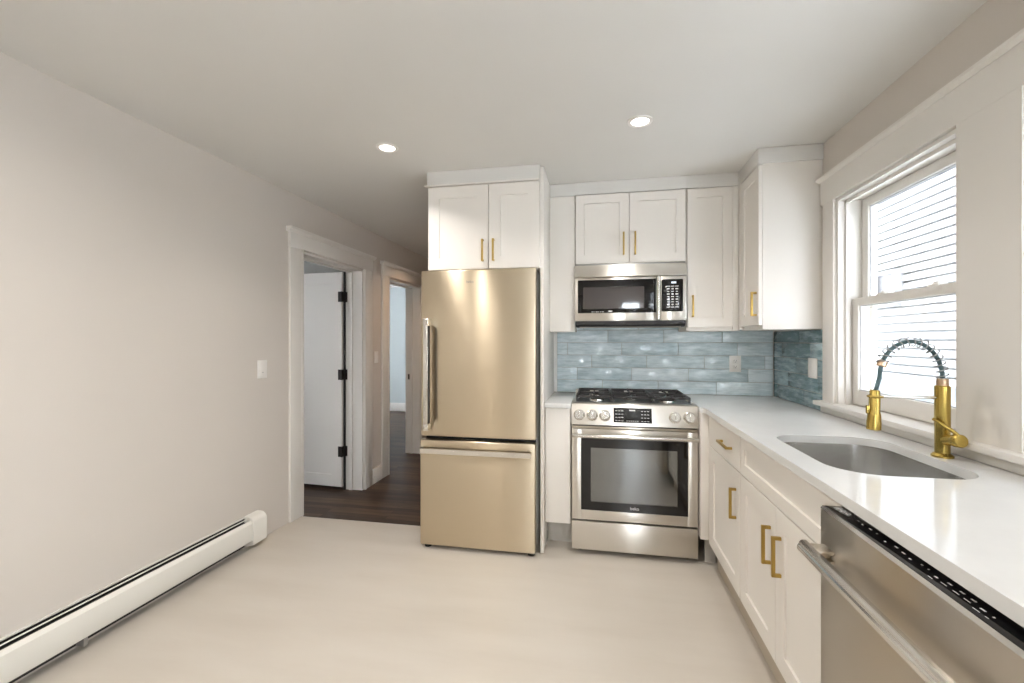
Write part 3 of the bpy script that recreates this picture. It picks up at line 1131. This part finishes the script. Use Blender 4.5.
# lever on the column side, pointing towards the room's near end
lv = MB().cyl((FX, FY - .015, 1.005), (FX + .003, FY - .050, 1.012), .0175, 24)
lv.lathe((FX + .003, FY - .050, 1.012), (.07, -1, .1), [(.020, 0), (.0215, .003), (.0215, .022), (.019, .026), (.010, .027)], 28)
lo_ = lv.build('valve_body', 'brass', t)
MB().tube([(FX + .004, FY - .064, 1.030), (FX - .006, FY - .05, 1.044), (FX - .024, FY - .02, 1.066), (FX - .030, FY - .004, 1.074)], [.0055, .006, .0055, .0045], 12).build('lever', 'brass', lo_)
# hose arc
AX, AR = 1.058, .094
arc = []
for k in range(25):
    a = PI * k / 24
    arc.append((AX + AR * math.cos(a), FY, 1.212 + (.125 if True else 0) * math.sin(a)))
AXH = AX - AR
arc2 = [p for p in arc] + [(AXH - .006, FY, 1.19), (AXH - .012, FY, 1.165)]
MB().tube(arc2, .0068, 12).build('hose', 'hose', t)
# spring coil round the arc (stops at the clip)
pts = []
turns = 15
n = turns * 14
cv = arc[:22]
import bisect
seglen = [0]
for p, q_ in zip(cv, cv[1:]):
    seglen.append(seglen[-1] + (Vector(q_) - Vector(p)).length)
for i in range(n + 1):
    s = seglen[-1] * i / n
    k = min(bisect.bisect_right(seglen, s) - 1, len(cv) - 2)
    f = (s - seglen[k]) / (seglen[k + 1] - seglen[k])
    p = Vector(cv[k]).lerp(Vector(cv[k + 1]), f)
    tg = (Vector(cv[k + 1]) - Vector(cv[k])).normalized()
    nv = Vector((0, 1, 0))
    bv = tg.cross(nv)
    a = 2 * PI * turns * i / n
    pts.append(p + (nv * math.cos(a) + bv * math.sin(a)) * .0165)
MB().tube(pts, .0021, 6).build('spring', mat('spring_wire', (.30, .31, .31), .3, .9), t)
cl = Vector(cv[-1])
tg = (Vector(cv[-1]) - Vector(cv[-2])).normalized()
MB().lathe(cl - tg * .012, tg, [(.013, 0), (.0145, .002), (.0145, .020), (.013, .022)], 20).build('hose_clip', 'copper', t)
hx = AXH - .012
sh = MB().lathe((hx - .002, FY, 1.168), (-.03, 0, -1), [(.0125, 0), (.015, .004), (.0155, .020), (.0165, .022), (.0165, .075), (.0185, .080), (.0195, .088), (.0205, .105), (.0215, .110), (.0215, .136), (.019, .138)], 28)
so = sh.build('spray_head', 'brass', t)
MB().box(hx - .029, hx - .018, FY - .006, FY + .006, 1.085, 1.115, .003).build('spray_button', 'brass', so)
MB().tube([(FX - .02, FY, 1.146), (hx + .016, FY, 1.146)], .005, 12).build('holder_arm', 'steel_plain', t)
MB().tube([(hx - .001 + .0205 * math.cos(a), FY + .0205 * math.sin(a), 1.146) for a in [2 * PI * k / 24 for k in range(24)]], .004, 8, True).build('holder_ring', 'brass', t)

# ------------------------------------------------------------------ outlets and switches
t = thing('outlet', (.975, YB - .013, 1.114), 'white duplex outlet on the blue tiles beneath the single-door cabinet', 'outlet')
MB().box(.936, 1.014, YB - .018, YB - .0125, 1.114, 1.232, .002).build('cover_plate', 'white_plastic', t)
for z in (1.153, 1.194):
    s = MB().box(.957, .993, YB - .0205, YB - .0182, z - .015, z + .015, .0008).build('socket', 'white_plastic', t)
    q = MB()
    q.box(.966, .9675, YB - .0212, YB - .0206, z - .002, z + .008).box(.982, .9835, YB - .0212, YB - .0206, z - .002, z + .007).cyl((.975, YB - .0206, z - .008), (.975, YB - .0212, z - .008), .0025, 8)
    q.build('slots', 'black_gap', s)


def switch(loc, mp, u, v, wd, ht, label, toggle):
    t = thing('light_switch', loc, label, 'switch')

    def bx(q, u0, u1, v0, v1, d0, d1, bv):
        p0, p1 = Vector(mp(u0, v0, d0)), Vector(mp(u1, v1, d1))
        q.box(min(p0.x, p1.x), max(p0.x, p1.x), min(p0.y, p1.y), max(p0.y, p1.y), min(p0.z, p1.z), max(p0.z, p1.z), bv)
        return q
    bx(MB(), u - wd / 2, u + wd / 2, v - ht / 2, v + ht / 2, .0005, .006, .002).build('cover_plate', 'white_plastic', t)
    bx(MB(), u - .017, u + .017, v - .033, v + .033, .0062, .0085, .0008).build('rocker', 'white_plastic', t)
    if toggle:
        bx(MB(), u - .009, u + .006, v - .024, v - .020, .0086, .0092, 0).build('indicator', 'grey_metal', t)


fl = lambda u, v, d: (XL + d, u, v)
switch((XL, 2.655, 1.083), fl, 2.655, 1.147, .085, .122, 'white wall switch on the greige wall left of the near doorway', True)
switch((XL, 4.25, 1.11), fl, 4.247, 1.172, .075, .12, 'white wall switch on the narrow wall between the two doorways', False)
switch((XR - .013, 2.855, 1.122), face_x(XR - .0125), 2.862, 1.181, .108, .116, 'white switch plate on the blue tiles next to the window casing', False)

# ------------------------------------------------------------------ baseboard heater
t = thing('baseboard_heater', (XL, 0.6, 0), 'long white baseboard heater along the greige left wall', 'heater')
HY0, HY1 = -1.8, 2.50
pr = [(XL + .001, .012), (XL + .006, .012), (XL + .006, .196), (XL + .012, .200), (XL + .012, .205), (XL + .001, .205)]
MB().prism(pr, 'Y', HY0, HY1 + .03).build('back_plate', 'heater', t)
pr = [(XL + .050, .186), (XL + .056, .186), (XL + .068, .170), (XL + .070, .064), (XL + .066, .058), (XL + .062, .060), (XL + .062, .166)]
MB().prism(pr, 'Y', HY0, HY1).build('front_cover', 'heater', t)
pr = [(XL + .023, .191), (XL + .028, .189), (XL + .028, .191), (XL + .023, .193)]
MB().prism(pr, 'Y', HY0, HY1).build('damper', 'heater', t)
q = MB().cyl((XL + .036, HY0, .085), (XL + .036, HY1, .085), .012, 14)
q.build('heating_pipe', mat('copper_pipe', (.35, .20, .13), .45, .8), t)
MB().box(XL + .012, XL + .060, HY0 + .05, HY1 - .22, .052, .13).build('fin_element', mat('dull_fins', (.16, .15, .14), .6, .5), t)
MB().box(XL + .0065, XL + .056, HY0, HY1, .150, .1695).box(XL + .0065, XL + .0085, HY0, HY1, .16, .1955).box(XL + .0065, XL + .0085, HY0, HY1, .013, .15).build('slot_liner', 'black_gap', t)
for y in (1.55, .2):
    MB().box(XL + .02, XL + .064, y - .008, y + .008, .020, .0575, .001).build('bracket', 'grey_metal', t)
pr = [(XL + .001, .010), (XL + .074, .030), (XL + .075, .172), (XL + .066, .190), (XL + .045, .206), (XL + .001, .209)]
MB().prism(pr, 'Y', HY1 - .005, HY1 + .115, .003).build('end_cap', 'heater', t)


# ------------------------------------------------------------------ recessed ceiling lights
def downlight(x, y, label, power=1.0, group=None, col=(1, .94, .875), beam=126):
    t = thing('recessed_light', (x, y, ZC - .012), label, 'ceiling light', group)
    MB().rings([[(x + r * math.cos(2 * PI * k / 40), y + r * math.sin(2 * PI * k / 40), z) for k in range(40)] for r, z in ((.062, ZC - .0005), (.061, ZC - .005), (.046, ZC - .007), (.042, ZC - .003), (.042, ZC - .0005))], False, True).build('trim_ring', 'white_plastic', t)
    MB().lathe((x, y, ZC - .0012), (0, 0, -1), [(.0415, 0), (.0415, .0015)], 32).build('diffuser', 'lamp', t)
    l = bpy.data.lights.new('recessed_lamp', 'AREA')
    l.shape = 'DISK'
    l.size = .08
    l.spread = math.radians(beam)
    l.energy = LAMP * power
    l.color = col
    o = bpy.data.objects.new('recessed_lamp', l)
    COL.objects.link(o)
    o.parent = t
    o.location = (0, 0, -.002)
    return t


downlight(-1.174, 2.362, 'lit recessed ceiling light in front of the refrigerator')
downlight(.211, 2.315, 'lit recessed ceiling light in front of the range')
for x, y in ((-1.174, .9), (.211, .9), (-1.174, -.6), (.211, -.6)):  # unseen lights added to brighten the room and the left wall
    downlight(x, y, 'unseen recessed ceiling light added further back in the kitchen', 2.2 if x < 0 else .75, 'added lights behind the camera', beam=160)
downlight(-1.68, 4.75, 'warm recessed light added in the hall ceiling, out of view', 0.9, None, (1, .62, .34))  # hidden lamp added to warm up the hall
